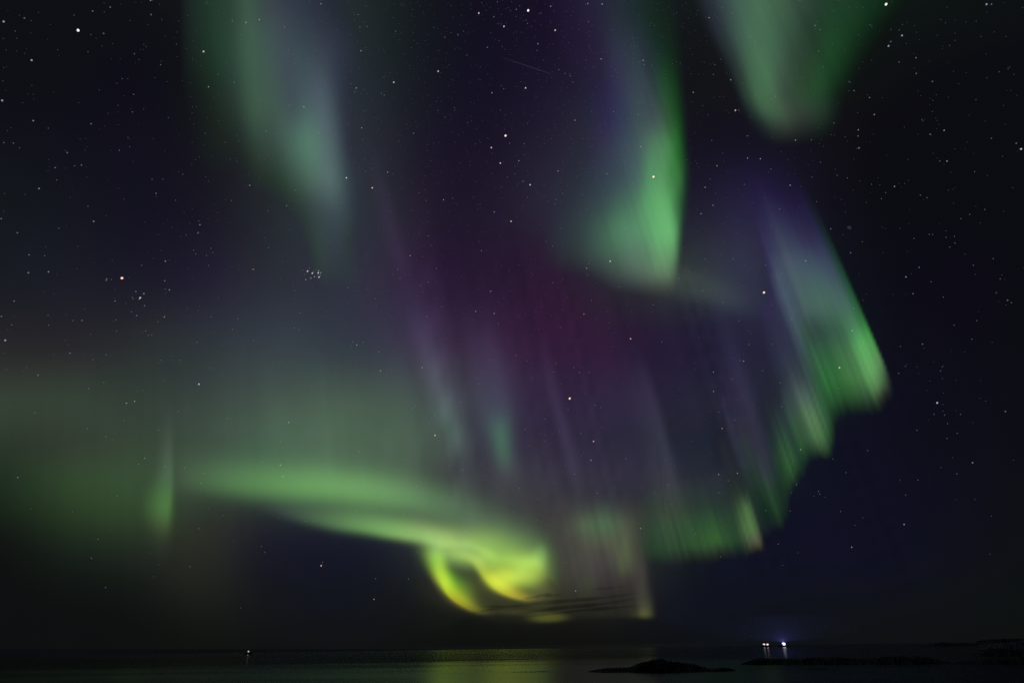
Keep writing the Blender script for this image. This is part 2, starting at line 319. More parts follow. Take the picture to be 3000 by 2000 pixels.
def f_rays(X, Y):
    return sum(stroke(X, Y, r) for r in RAYS)

def f_arc(X, Y, D):
    a = stroke(X, Y, [(500,1405,60,40,15,15,24),(545,1402,62,42,38,52,36),(610,1404,62,44,50,80,46),(720,1412,62,46,66,108,56),(832,1420,60,46,76,124,60),(940,1426,58,46,84,134,66),(1033,1434,56,46,86,134,68),(1120,1445,54,46,84,130,68),(1200,1458,54,44,76,116,64),(1270,1474,56,46,70,104,62),(1350,1500,60,50,62,90,60),(1450,1545,64,54,54,76,58),(1540,1580,60,54,40,58,50),(1620,1600,50,50,15,15,24)], pr=2.4)
    b = stroke(X, Y, [(760,1480,34,18,15,15,24),(850,1500,38,22,44,58,46),(930,1517,42,24,66,92,60),(1000,1530,46,24,84,122,70),(1062,1540,46,22,98,142,78),(1140,1555,44,20,116,164,86),(1238,1570,42,22,138,176,96),(1310,1583,40,24,140,170,92),(1372,1597,40,24,96,118,68),(1430,1612,40,30,15,15,24)], pr=2.4)
    return (a + b) * np.ones((1, 3))

def blob(X, Y, x, y, sx, sy, ang, p, c):
    a = np.radians(ang); u = (X - x) * np.cos(a) + (Y - y) * np.sin(a); v = (Y - y) * np.cos(a) - (X - x) * np.sin(a)
    return np.maximum(lin(c) - BASE, 0) * np.exp(-(((u / sx) ** 2 + (v / sy) ** 2) ** (p / 2)))[:, None]
def f_swirl(X, Y, D):
    K = (15, 15, 24)
    E = stroke(X, Y, [(1330,1580,30,14) + K, (1372,1590,46,18,110,146,66), (1430,1611,60,22,134,172,74), (1480,1630,66,26,128,170,70), (1530,1636,66,26,98,136,60), (1572,1640,52,26,92,130,62), (1590,1655,40,20,80,110,60), (1600,1680,30,10) + K], n=120, soft=18)
    E += stroke(X, Y, [(1276,1575,30,26) + K, (1276,1605,28,36,96,130,64), (1279,1630,26,32,132,180,64), (1284,1655,22,25,152,200,64), (1290,1680,24,20,176,210,58), (1301,1708,25,15,186,212,54), (1313,1732,26,10,168,188,40), (1330,1751,26,8,158,148,36), (1355,1768,24,8,138,128,34), (1385,1783,19,8,104,100,32), (1412,1791,14,8,66,64,30), (1440,1796,10,7) + K], n=140, soft=10, pl=2.2, pr=2.2)
    E += stroke(X, Y, [(1308,1650,14,12) + K, (1318,1690,24,20,56,124,26), (1340,1728,34,24,98,140,30), (1366,1755,36,20,92,118,30), (1395,1775,22,14,50,60,24), (1420,1788,16,10) + K], soft=12)
    E += stroke(X, Y, [(1262,1668,6,10) + K, (1278,1712,8,9,42,28,30), (1302,1748,8,8,50,32,28), (1335,1771,7,7,50,34,26), (1372,1788,6,6,38,28,24), (1400,1797,6,6) + K])
    E += stroke(X, Y, [(1290,1612,16,16) + K, (1330,1622,16,17,92,118,58), (1370,1630,17,16,112,134,62), (1394,1644,18,14,132,150,58), (1408,1664,22,13,142,158,54), (1426,1690,24,12,150,164,48), (1452,1716,26,12,160,166,44), (1488,1737,24,10,164,160,42), (1522,1748,20,9,150,138,40), (1552,1752,16,9,96,88,36), (1580,1752,12,9) + K], n=140, soft=10, pl=2.2, pr=2.2)
    E += blob(X, Y, 1342, 1623, 90, 36, 12, 3.0, (108, 138, 70)) + blob(X, Y, 1356, 1686, 52, 40, 46, 2, (40, 50, 30)) + blob(X, Y, 1530, 1668, 70, 50, 10, 3.4, (106, 124, 44)) + blob(X, Y, 1434, 1643, 38, 24, 38, 2.4, (112, 142, 56))
    E += blob(X, Y, 1474, 1696, 48, 30, 10, 2.4, (172, 188, 58)) + blob(X, Y, 1548, 1672, 44, 40, -52, 2.6, (124, 150, 62)) + blob(X, Y, 1500, 1668, 50, 30, 20, 2.4, (90, 112, 44))
    E += blob(X, Y, 1580, 1632, 22, 34, 10, 3, (70, 100, 52)) + blob(X, Y, 1585, 1722, 44, 40, -30, 2, (66, 68, 40))
    E += blob(X, Y, 1470, 1745, 170, 52, 4, 3, (46, 47, 32)) + blob(X, Y, 1606, 1808, 54, 13, -2, 3, (74, 77, 34)) + blob(X, Y, 1520, 1793, 80, 8, 2, 2.5, (40, 42, 26))
    return E

_ix = [1570, 1640, 1680, 1720, 1760, 1800, 1830, 1860, 1885, 1900, 1930]
SIDE = Table(_ix, [1420, 1500, 1540, 1580, 1620, 1660, 1700, 1740, 1780, 1800, 1822], [
 (62,60,76),(64,58,76),(62,56,74),(60,54,74),(58,52,72),(58,54,70),(60,56,70),(58,56,68),(56,54,62),(52,52,62),(46,48,60),
 (70,68,70),(70,66,70),(72,76,72),(74,82,74),(74,90,76),(72,84,74),(70,72,70),(70,70,64),(66,66,62),(62,62,60),(54,58,58),
 (72,74,70),(74,76,72),(78,84,74),(82,102,80),(80,106,80),(80,100,78),(82,90,76),(76,80,70),(68,68,62),(60,62,58),(42,58,48),
 (72,72,68),(74,72,70),(76,76,72),(82,86,74),(84,92,76),(84,90,74),(88,96,78),(80,82,70),(72,72,66),(56,62,54),(40,64,48),
 (72,72,68),(72,70,68),(74,72,70),(76,74,72),(76,74,72),(80,82,72),(90,100,76),(82,84,72),(72,70,68),(52,56,52),(32,46,42),
 (72,72,66),(72,70,66),(72,70,68),(74,72,70),(72,68,70),(72,70,68),(86,94,72),(78,76,72),(74,70,70),(48,46,50),(20,22,36),
 (70,68,60),(68,66,60),(68,66,62),(74,76,66),(66,60,64),(64,58,62),(66,62,60),(66,62,60),(66,64,62),(46,45,48),(19,20,38),
 (58,55,47),(56,54,47),(56,54,48),(62,64,52),(54,50,50),(52,48,48),(52,48,47),(62,58,56),(66,64,60),(56,55,52),(19,21,36),
 (46,46,36),(46,45,37),(45,43,36),(44,42,37),(44,42,38),(44,42,38),(46,44,40),(56,54,46),(76,76,60),(78,80,60),(19,21,32),
 (52,52,38),(58,58,40),(42,40,35),(40,40,34),(42,42,36),(42,42,36),(44,43,37),(62,62,45),(96,96,58),(94,94,58),(19,21,30)] + [(17,19,22)] * 11, blur=(4, 5))
def f_side(X, Y, D):
    q = (X - VPX) / (Y - VPY)
    soft = 1 - .65 * smooth(1815, 1905, X) * (1 - smooth(1600, 1720, Y))
    low = 1 - .25 * smooth(1620, 1720, Y) * (1 - smooth(1850, 1880, X))
    w = smooth(1570, 1700, X) * smooth(1425, 1530, Y) * soft * low * (1 + .10 * ray_noise(q, 77, 300, 1500, 14))
    return np.array([.84, .88, .76]) * np.maximum(SIDE(X, Y) - BASE - D, 0) * window(X, Y, 1570, 1940, 1425, 1822, 56, 22) * w[:, None]

def f_spike(X, Y, D):
    return stroke(X, Y, [(497,1190,10,12,15,15,24),(497,1300,9,22,36,42,42),(498,1370,9,28,48,60,52),(496,1430,11,48,50,82,46),(490,1485,15,58,60,102,50),(484,1530,19,50,54,76,42),(478,1575,22,30,30,32,26),(475,1610,20,24,15,15,24)], pr=2.4)


# ---------------- the sea ----------------
def build_sea():
    bm = bmesh.new()
    radii = [0, 40, 120, 300, 700, 1500, 4000, 12000, 40000, 120000, 300000]
    n = 72
    prev = [bm.verts.new((0, 0, 0))]
    for r in radii[1:]:
        cur = [bm.verts.new((r * math.cos(6.28318531 * k / n), r * math.sin(6.28318531 * k / n), 0)) for k in range(n)]
        for k in range(n):
            if len(prev) == 1: bm.faces.new((prev[0], cur[k], cur[(k + 1) % n]))
            else: bm.faces.new((prev[k], cur[k], cur[(k + 1) % n], prev[(k + 1) % n]))
        prev = cur
    me = bpy.data.meshes.new('sea'); bm.to_mesh(me); bm.free()
    m, t, o = mat('sea_water')
    N = t.nodes.new
    p = N('ShaderNodeBsdfPrincipled')
    p.inputs['Base Color'].default_value = (0.004, 0.007, 0.008, 1)
    p.inputs['IOR'].default_value = 1.22
    c = N('ShaderNodeTexCoord')
    def noise(scale, sx, sy, detail, rough=.5):
        mp = N('ShaderNodeMapping'); mp.inputs['Scale'].default_value = (sx, sy, 1)
        t.links.new(c.outputs['Object'], mp.inputs['Vector'])
        n = N('ShaderNodeTexNoise'); n.inputs['Scale'].default_value = scale; n.inputs['Detail'].default_value = detail
        n.inputs['Roughness'].default_value = rough
        t.links.new(mp.outputs[0], n.inputs['Vector']); return n
    big = noise(.012, .35, 1.0, 4)              # slicks and cat's-paws: rougher and smoother patches of water
    rr = N('ShaderNodeMapRange'); rr.inputs['From Min'].default_value = .35; rr.inputs['From Max'].default_value = .65
    rr.inputs['To Min'].default_value = SEA_ROUGH[0]; rr.inputs['To Max'].default_value = SEA_ROUGH[1]
    t.links.new(big.outputs['Fac'], rr.inputs['Value']); sp = N('ShaderNodeSeparateXYZ'); t.links.new(c.outputs['Object'], sp.inputs[0])
    off = N('ShaderNodeMapRange'); off.interpolation_type = 'SMOOTHSTEP'; off.inputs['From Min'].default_value = 250; off.inputs['From Max'].default_value = 750
    off.inputs['To Min'].default_value = 1.0; off.inputs['To Max'].default_value = .4   # choppier near the shore, calm swell offshore
    t.links.new(sp.outputs['Y'], off.inputs['Value'])
    mu = N('ShaderNodeMath'); mu.operation = 'MULTIPLY'; t.links.new(rr.outputs[0], mu.inputs[0]); t.links.new(off.outputs[0], mu.inputs[1])
    t.links.new(mu.outputs[0], p.inputs['Roughness'])
    w1 = noise(.08, .5, 1.0, 3); w2 = noise(.7, .6, 1.0, 3)
    bs = N('ShaderNodeMapRange'); bs.inputs['From Min'].default_value = 200; bs.inputs['From Max'].default_value = 480
    bs.inputs['To Min'].default_value = 1.0; bs.inputs['To Max'].default_value = .04   # ripples too fine to see farther out
    t.links.new(sp.outputs['Y'], bs.inputs['Value'])
    b1 = N('ShaderNodeBump'); b1.inputs['Strength'].default_value = 1.0; b1.inputs['Distance'].default_value = SEA_BUMP[0]
    b2 = N('ShaderNodeBump'); b2.inputs['Strength'].default_value = 1.0; b2.inputs['Distance'].default_value = SEA_BUMP[1]
    t.links.new(w1.outputs['Fac'], b1.inputs['Height']); t.links.new(w2.outputs['Fac'], b2.inputs['Height'])
    t.links.new(bs.outputs[0], b1.inputs['Strength']); t.links.new(bs.outputs[0], b2.inputs['Strength'])
    t.links.new(b1.outputs['Normal'], b2.inputs['Normal']); t.links.new(b2.outputs['Normal'], p.inputs['Normal'])
    dk = N('ShaderNodeBsdfDiffuse'); dk.inputs['Color'].default_value = (.03, .036, .036, 1)   # even dark matte share that weakens the reflections
    mx = N('ShaderNodeMixShader'); mx.inputs[0].default_value = .30
    t.links.new(p.outputs[0], mx.inputs[1]); t.links.new(dk.outputs[0], mx.inputs[2]); t.links.new(mx.outputs[0], o.inputs['Surface'])
    me.materials.append(m)
    return tag(link('sea', me), kind='structure')
SEA_ROUGH = (0.17, 0.26)
SEA_BUMP = (0.06, 0.010)
build_sea()

# ---------------- rocks and shores ----------------
ROCK = principled('wet_rock', (0.030, 0.034, 0.026), .75, (.35, .4, 1.8), .5)
SHORE = principled('far_shore_rock', (0.030, 0.036, 0.036), .8, (.06, .5, 1.6), .3)
SNOW = principled('thin_snow', (0.30, 0.31, 0.34), .8, (.02, .7, 1.2))
def noise1(x, seed, octaves=4):
    r = random.Random(seed); v = 0.0; a = 1.0; f = 1.0
    for _ in range(octaves):
        v += a * math.sin(x * f + r.uniform(0, 6.28)) * math.sin(x * f * .73 + r.uniform(0, 6.28)); a *= .55; f *= 2.13
    return v
def land(name, outline, base_y, material, depth, seed, rough=.12, parent=None, n=150, nd=18, ref=None, behind=0.0):
    """A low ridge of rock: its crest follows outline (frame positions), it rises from the water and slopes down on both sides."""
    xs = [p[0] for p in outline]
    x0, x1 = xs[0], xs[-1]
    ref = ref or at_sea((x0 + x1) / 2, base_y)
    rng = math.hypot(ref.x, ref.y) + behind
    rnd = random.Random(seed)
    V = []; F = []
    for i in range(n + 1):
        px = x0 + (x1 - x0) * i / n
        py = np.interp(px, xs, [p[1] for p in outline])
        crest = at_range(px, py, rng + depth * .5)
        h = max(crest.z, -.3)
        side = Vector((crest.x, crest.y, 0)).normalized()
        taper = min(1, 6.0 * min(i, n - i) / n + .12)
        for j in range(nd + 1):
            t = j / nd * 2 - 1                                        # -1 water side, 0 crest, 1 far side
            a = 1 - abs(t) ** 1.5
            off = t * depth * .5 * taper * (1 + .25 * noise1(i * .13, seed + 3))
            z = h * a + h * rough * (noise1(i * .31 + j * 1.7, seed) + .6 * noise1(i * .9 - j * 2.9, seed + 9)) * (a * (1 - a) * 4) + h * rough * .5 * noise1(i * 1.3, seed + 5) * a - .45 * (abs(t) > .98)
            q = crest + side * off
            V.append((q.x, q.y, z))
    for i in range(n):
        for j in range(nd):
            a = i * (nd + 1) + j
            F.append((a, a + nd + 1, a + nd + 2, a + 1))
    me = bpy.data.meshes.new(name)
    c = sum((Vector(v) for v in V), Vector()) / len(V); c.z = 0
    me.from_pydata([(v[0] - c.x, v[1] - c.y, v[2]) for v in V], [], F)
    for f in me.polygons: f.use_smooth = False
    me.materials.append(material)
    o = link(name, me); o.location = c
    return o
SK1 = [(1711,1970),(1738,1961),(1777,1955.5),(1838,1953.5),(1863,1945),(1904,1931.5),(1930,1929),(1944,1928),(1949,1932.5),(1968,1934),(1973,1939),(1988,1938),(2015,1941),(2042,1946),(2070,1954),(2083,1957),(2100,1955),(2118,1953),(2142,1957),(2155,1962)]
sk = tag(land('skerry', SK1, 1968, ROCK, 26, 11, .16), 'dark humped rock islet with a small white patch on its crest', 'rock islet')
def patch(name, pts, rng, thick, parent):
    bm = bmesh.new(); rnd = random.Random(4)
    for (x, y, w) in pts:
        p = at_range(x, y, rng)
        r = bmesh.ops.create_icosphere(bm, subdivisions=2, radius=w)
        for v in r['verts']:
            v.co = Vector((v.co.x * rnd.uniform(.9, 1.2), v.co.y * .8, v.co.z * thick * rnd.uniform(.8, 1.2))) + p
    me = bpy.data.meshes.new(name); bm.to_mesh(me); bm.free()
    me.materials.append(SNOW)
    o = link(name, me); o.parent = parent; o.matrix_parent_inverse = Matrix.Translation(parent.location).inverted()
    return o
_r = math.hypot(*at_sea(1933, 1968).xy) + 9.0
patch('snow_patch', [(1974,1941,.55),(1983,1940.5,.95),(1990,1942.5,.6),(2003,1943.5,.5)], _r, .55, sk)
SK2 = [(2158,1951),(2173,1942),(2188,1937),(2207,1930),(2224,1926),(2234,1927),(2252,1928),(2300,1928),(2341,1928),(2367,1925),(2405,1923),(2420,1926.5),(2437,1923),(2460,1923),(2480,1925),(2512,1928),(2540,1927),(2552,1927),(2575,1924),(2605,1922),(2632,1920),(2663,1924),(2684,1921),(2715,1923),(2741,1930),(2760,1934),(2789,1939),(2797,1937),(2856,1934),(2880,1929),(2930,1927),(3000,1924),(3080,1920),(3160,1926),(3200,1938)]
tag(land('skerry', SK2, 1945, ROCK, 40, 23, .14, n=260), 'long low dark rock ridge reaching to the right edge of the sea', 'rock ridge')
REEF1 = [(2364,1960),(2378,1957.5),(2392,1959),(2404,1957.5),(2418,1958.5),(2440,1959),(2458,1960)]
tag(land('reef', REEF1, 1961, ROCK, 5, 31, .1, n=60, nd=10), 'thin broken reef just awash in front of the long rock ridge', 'reef')
REEF2 = [(1490,1968),(1520,1966.4),(1560,1965.8),(1596,1965),(1610,1965.6)]
tag(land('reef', REEF2, 1967.5, ROCK, 4, 37, .1, n=60, nd=10), 'thin low reef left of the humped islet in the yellow green reflection', 'reef')
HD = [(2812,1918),(2830,1916.5),(2852,1915),(2873,1910),(2880,1901),(2894,1897),(2933,1898),(2970,1901),(3000,1902),(3060,1899),(3140,1905),(3200,1915)]
tag(land('headland', HD, 1919, SHORE, 90, 41, .1, n=120), 'dark rocky point behind the long ridge at the right edge', 'headland')
HS = [(2866,1888),(2895,1886.5),(2923,1885),(2952,1881),(2976,1877.5),(3000,1874.5),(3060,1868),(3140,1872),(3200,1880)]
tag(land('headland', HS, 1904, SNOW, 160, 47, .06, n=100), 'pale snow dusted slope rising behind the dark rocky point', 'headland')
FI = [(2684,1890),(2718,1888),(2734,1883.2),(2760,1880.4),(2787,1881),(2800,1882.5),(2814,1881),(2837,1883),(2880,1884.5),(2942,1886.5)]
tag(land('islet', FI, 1890.3, SHORE, 260, 53, .08, n=110), 'low dark islet far out near the horizon at right', 'rock islet')
FS = [(2860,1877),(2900,1871.5),(2950,1869.5),(3000,1868.5),(3090,1866),(3200,1868)]
tag(land('far_shore', FS, 1880, SHORE, 900, 59, .05, n=90), 'dark strip of far shore on the horizon at the right edge', 'shore')

# ---------------- boats with their lamps ----------------
HULL = principled('dark_hull_paint', (0.05, 0.06, 0.075), .5, (1.2, .7, 1.2))
CABIN = principled('white_cabin_paint', (0.35, 0.36, 0.38), .5, (1.5, .8, 1.1))
GLASS = principled('dark_window_glass', (0.02, 0.025, 0.03), .1)
STEEL = principled('mast_steel', (0.15, 0.15, 0.16), .5, metal=.6)
def mesh_obj(name, bm, m, parent, smooth=False):
    me = bpy.data.meshes.new(name); bmesh.ops.recalc_face_normals(bm, faces=bm.faces); bm.to_mesh(me); bm.free()
    me.materials.append(m)
    for f in me.polygons: f.use_smooth = smooth
    return link(name, me, parent)
def hull_bm(L, W, H):
    bm = bmesh.new(); st = []
    for i in range(15):
        u = i / 14; w = W * .5 * (1 - max(0, (u - .55) / .45) ** 2.2) * (.8 + .2 * min(1, u / .15)); sheer = H * (1 + .35 * max(0, (u - .5) / .5) ** 2)
        x = (u - .5) * L + (.04 * L if i == 14 else 0)
        st.append([bm.verts.new((x, s * w * k, z)) for s, k, z in ((-1, 1, sheer), (-1, .86, H * .35), (-1, .4, -H * .25), (1, .4, -H * .25), (1, .86, H * .35), (1, 1, sheer))])
    for a, b in zip(st, st[1:]):
        for k in range(6): bm.faces.new((a[k], a[(k + 1) % 6], b[(k + 1) % 6], b[k]))
    bm.faces.new(st[0]); bm.faces.new(list(reversed(st[-1])))
    return bm
def box_bm(bm, x, y, z, sx, sy, sz, lean=0.0):
    r = bmesh.ops.create_cube(bm, size=1.0)
    for v in r['verts']:
        top = v.co.z > 0
        v.co = Vector((x + v.co.x * sx * (.9 if top else 1) + (lean if top else 0), y + v.co.y * sy * (.92 if top else 1), z + (v.co.z + .5) * sz))
    return bm
def tube_bm(bm, a, b, r0, r1, n=8):
    a, b = Vector(a), Vector(b); q = (b - a).to_track_quat('Z', 'Y'); rings = []
    for p, r in ((a, r0), (b, r1)):
        rings.append([bm.verts.new(p + q @ Vector((r * math.cos(6.2832 * k / n), r * math.sin(6.2832 * k / n), 0))) for k in range(n)])
    for k in range(n): bm.faces.new((rings[0][k], rings[0][(k + 1) % n], rings[1][(k + 1) % n], rings[1][k]))
    bm.faces.new(rings[0][::-1]); bm.faces.new(rings[1])
    return bm
def boat(name, px, py, rng, heading, L, lamps, label, cat):
    """lamps: (along the boat, lamp material, radius); the lamp heads stand on masts at the height where the photo has their light"""
    top = at_range(px, py, rng)
    t = empty(name, (top.x, top.y, 0), heading); tag(t, label, cat)
    H = L * .11
    mesh_obj('hull', hull_bm(L, L * .27, H), HULL, t)
    wh = mesh_obj('wheelhouse', box_bm(bmesh.new(), -L * .18, 0, H * .9, L * .22, L * .17, L * .13, -.2), CABIN, t)
    bm = bmesh.new()
    for k in (-1, 0, 1): box_bm(bm, -L * .18 + L * .108, k * L * .05, H * .9 + L * .07, .06, L * .04, L * .035)
    mesh_obj('window', bm, GLASS, wh)
    for (ax, m, r) in lamps:
        ms = mesh_obj('mast', tube_bm(bmesh.new(), (ax, 0, H * .8), (ax, 0, top.z - r * .6), .16, .10), STEEL, t)
        bm = bmesh.new(); bmesh.ops.create_icosphere(bm, subdivisions=3, radius=r)
        for v in bm.verts: v.co = Vector((v.co.x * 1.15 + ax, v.co.y * 1.15, v.co.z * .9 + top.z))
        mesh_obj('lamp', bm, m, t, True)
    return t
L_WHITE = emitter('floodlight_lamp', (.90, .86, 1.0), 1.4)
L_WARM = emitter('warm_deck_lamp', (1.0, .80, .78), 1.1)
L_ORANGE = emitter('orange_deck_lamp', (1.0, .72, .60), .6)
RNG = 4500.0
boat('fishing_boat', 2243.5, 1886.5, RNG, R(8), 58, [(-10.4, L_WARM, 5.6), (10.4, L_WARM, 5.0)], 'far boat showing two warm white lamps side by side on the horizon', 'boat')
boat('fishing_boat', 2293.5, 1885, RNG, R(20), 66, [(6.0, L_WHITE, 8.6)], 'far boat with one dazzling violet white lamp, right of the two lamp boat', 'boat')
boat('fishing_boat', 729, 1907, RNG, R(170), 46, [(2.0, L_ORANGE, 4.2)], 'lone far boat with one small orange lamp at the left of the sea', 'boat')

def volume(name, colour, density, scatter=False):
    m, t, o = mat(name)
    v = t.nodes.new('ShaderNodeVolumeScatter' if scatter else 'ShaderNodeVolumeAbsorption')
    v.inputs['Color'].default_value = (*colour, 1)
    v.inputs['Density'].default_value = density
    t.links.new(v.outputs[0], o.inputs['Volume'])
    return m
# lit air round the brightest boat: a thin mist bank just above the sea and an added blue spot aimed up for its halo
def mist_bank():
    c = at_range(2300, 1885, RNG + 40); m_ = volume('lit_sea_mist', (.75, .8, 1.0), .0001, True)
    bm = bmesh.new(); bmesh.ops.create_icosphere(bm, subdivisions=4, radius=1.0)
    for v in bm.verts: v.co = Vector((v.co.x * 420, v.co.y * 380, v.co.z * 84 + 9 + 80))
    m_.cycles.volume_sampling = 'EQUIANGULAR'
    o = mesh_obj('sea_mist', bm, m_, None, True); o.location = (c.x, c.y, 0)
    tag(o, 'faint blue lit mist above the dazzling boat lamp', 'mist', kind='stuff')
    li = bpy.data.lights.new('halo_spot', 'SPOT'); li.spot_size = R(179); li.spot_blend = .12; li.energy = 700000; li.color = (.25, .28, 1.0); li.shadow_soft_size = 2.0
    lo = bpy.data.objects.new('halo_spot', li); lo.rotation_euler = (R(180), 0, 0); lo.location = at_range(2293.5, 1885, RNG) + Vector((0, 0, 10)); COL.objects.link(lo)

# ---------------- clouds low over the sea ----------------
mist_bank()
CLOUD_RANGE = 20000.0
STREAK = volume('dark_stratus', (.06, .07, .06), .0006)
BANK = volume('dark_cumulus', (.05, .14, .16), .00005)
def streak(pts, thick, depth, label):
    """A long flat rag of stratus: elliptical in section, pointed at both ends."""
    bm = bmesh.new(); n = 40; m = 12; rings = []
    xs = [p[0] for p in pts]; rnd = random.Random(int(xs[0]))
    ph = rnd.uniform(0, 6)
    P = [at_range(x, y, CLOUD_RANGE) for x, y in pts]
    for i in range(n + 1):
        u = i / n; px = xs[0] + (xs[-1] - xs[0]) * u
        c = at_range(px, np.interp(px, xs, [p[1] for p in pts]) + 1.0 * math.sin(u * 9 + ph), CLOUD_RANGE)
        w = max(.03, math.sin(math.pi * u) ** .6) * (1 + .35 * math.sin(u * 17 + ph) * math.sin(u * 7.3))
        out_ = Vector((c.x, c.y, 0)).normalized()
        rings.append([bm.verts.new(c + out_ * (depth * w * math.cos(6.28318 * k / m)) + Vector((0, 0, thick * w * math.sin(6.28318 * k / m)))) for k in range(m)])
    for a, b in zip(rings, rings[1:]):
        for k in range(m): bm.faces.new((a[k], a[(k + 1) % m], b[(k + 1) % m], b[k]))
    bm.faces.new(rings[0][::-1]); bm.faces.new(rings[-1])
    o = mesh_obj('stratus_cloud', bm, STREAK, None, True)
    return tag(o, label, 'cloud', 'thin dark cloud streaks below the bright swirl')
for pts, th, dp, lb in [
    ([(1530,1752),(1590,1744),(1650,1739)], 38, 500, 'short dark cloud streak just under the yellow tip of the swirl'),
    ([(1375,1795),(1420,1788),(1480,1778)], 22, 420, 'short thin cloud streak at the foot of the outer green hook'),
    ([(1395,1777),(1470,1776),(1540,1771),(1640,1755)], 30, 500, 'long slanting cloud streak crossing the dark hollow of the swirl'),
    ([(1500,1782),(1626,1763),(1760,1750),(1890,1734)], 34, 560, 'long cloud streak between the swirl and the pale right hand curtain'),
    ([(1500,1797),(1658,1779),(1780,1765),(1892,1749)], 36, 600, 'widest cloud streak, running below the long one to the right'),
    ([(1540,1805),(1700,1788),(1892,1770)], 34, 520, 'lowest cloud streak, just above the olive glow on the horizon'),
    ([(1715,1729),(1780,1721),(1850,1715)], 18, 380, 'topmost faint cloud streak on the pale right hand curtain')]:
    streak(pts, th, dp, lb)
def cloud_bank(outline, label, seed):
    bm = bmesh.new(); n = 120; rnd = random.Random(seed); xs = [p[0] for p in outline]; rings = []
    m = 12
    for i in range(n + 1):
        px = xs[0] + (xs[-1] - xs[0]) * i / n
        py = np.interp(px, xs, [p[1] for p in outline]) + .9 * noise1(i * .55, seed)
        c = at_range(px, py, CLOUD_RANGE * 1.25); b = max(60.0, CLOUD_RANGE * 1.25 * .004)
        out_ = Vector((c.x, c.y, 0)).normalized(); e = min(1, 5 * min(i, n - i) / n + .02)
        ring = []
        for k in range(m + 1):
            a = math.pi * k / m
            ring.append(bm.verts.new(Vector((c.x, c.y, b)) + out_ * (-math.cos(a) * 2600 * e) + Vector((0, 0, max(0, c.z - b) * math.sin(a) ** .8))))
        rings.append(ring)
    for a, b in zip(rings, rings[1:]):
        for k in range(m): bm.faces.new((a[k], a[k + 1], b[k + 1], b[k]))
        bm.faces.new((a[m], a[0], b[0], b[m]))
    bm.faces.new(rings[0]); bm.faces.new(rings[-1][::-1])
    return tag(mesh_obj('cloud_bank', bm, BANK, None, True), label, 'cloud bank')
cloud_bank([(1180,1862),(1250,1848),(1300,1832),(1331,1813),(1352,1804),(1380,1799),(1405,1800),(1430,1808),(1457,1820),(1486,1831),(1500,1828),(1515,1826),(1547,1829),(1590,1824),(1630,1820),(1656,1817),(1685,1812),(1705,1816),(1728,1817),(1764,1811),(1800,1809),(1837,1806),(1870,1801),(1895,1800),(1930,1812),(1990,1828),(2060,1846),(2120,1858)],
           'low dark lumpy cloud bank on the horizon below the swirl', 71)

# ---------------- aurora: each curtain is a folded sheet of glowing air standing far behind the sea ----------------
def aurora_material():
    m, t, o = mat('aurora_light')
    a = t.nodes.new('ShaderNodeAttribute'); a.attribute_name = 'glow'
    c = t.nodes.new('ShaderNodeTexCoord')
    mp = t.nodes.new('ShaderNodeMapping'); mp.inputs['Scale'].default_value = (1, 1, .6)
    n = t.nodes.new('ShaderNodeTexNoise'); n.inputs['Scale'].default_value = .00009; n.inputs['Detail'].default_value = 3
    r = t.nodes.new('ShaderNodeMapRange'); r.inputs['From Min'].default_value = .3; r.inputs['From Max'].default_value = .7
    r.inputs['To Min'].default_value = .96; r.inputs['To Max'].default_value = 1.04
    e = t.nodes.new('ShaderNodeEmission'); tr = t.nodes.new('ShaderNodeBsdfTransparent'); ad = t.nodes.new('ShaderNodeAddShader')
    L = t.links.new
    L(c.outputs['Object'], mp.inputs['Vector']); L(mp.outputs[0], n.inputs['Vector']); L(n.outputs['Fac'], r.inputs['Value'])
    L(a.outputs['Color'], e.inputs['Color']); L(r.outputs[0], e.inputs['Strength'])
    L(e.outputs[0], ad.inputs[0]); L(tr.outputs[0], ad.inputs[1]); L(ad.outputs[0], o.inputs['Surface'])
    m.cycles.emission_sampling = 'NONE'
    return m
AURORA = aurora_material()
def sheet(name, box, step, light, rng, fold, label, cat, kind=None, thr=.0004):
    """A standing sheet over the directions in box; light(X, Y) is what it gives off, rng its distance, fold its bends in plan."""
    x0, x1, y0, y1 = box
    nx = int((x1 - x0) / step) + 2; ny = int((y1 - y0) / step) + 2
    X, Y = np.meshgrid(np.linspace(x0, x1, nx), np.linspace(y0, y1, ny)); X = X.ravel(); Y = Y.ravel()
    E = light(X, Y); mx = E.max(1)
    E = E * smooth(thr * .6, thr * 3, mx)[:, None]
    d = rays(X, Y); az = np.arctan2(d[:, 0], d[:, 1])
    r = rng * (1 + fold[0] * np.sin(az * fold[1] + fold[2]) + .4 * fold[0] * np.sin(az * fold[1] * 2.7 + 1.3 * fold[2]))
    k = r / np.hypot(d[:, 0], d[:, 1])
    V = d * k[:, None] + np.array([0, 0, CAM_H])
    i = np.arange(nx - 1); j = np.arange(ny - 1)
    a = (j[:, None] * nx + i[None, :]).ravel()
    F = np.stack([a, a + 1, a + nx + 1, a + nx], 1)
    F = F[(mx[F] > thr).any(1)]
    used = np.unique(F); re = np.zeros(len(V), int); re[used] = np.arange(len(used))
    V = V[used]; E = E[used]; F = re[F]; c = V.mean(0); c[2] = V[:, 2].min()
    me = bpy.data.meshes.new(name)
    me.from_pydata((V - c).tolist(), [], F.tolist())
    at = me.attributes.new('glow', 'FLOAT_COLOR', 'POINT')
    at.data.foreach_set('color', np.c_[E, np.ones(len(E))].astype(np.float32).ravel())
    me.materials.append(AURORA)
    for f in me.polygons: f.use_smooth = True
    o = link(name, me); o.location = c
    return tag(o, label, cat, kind=kind)
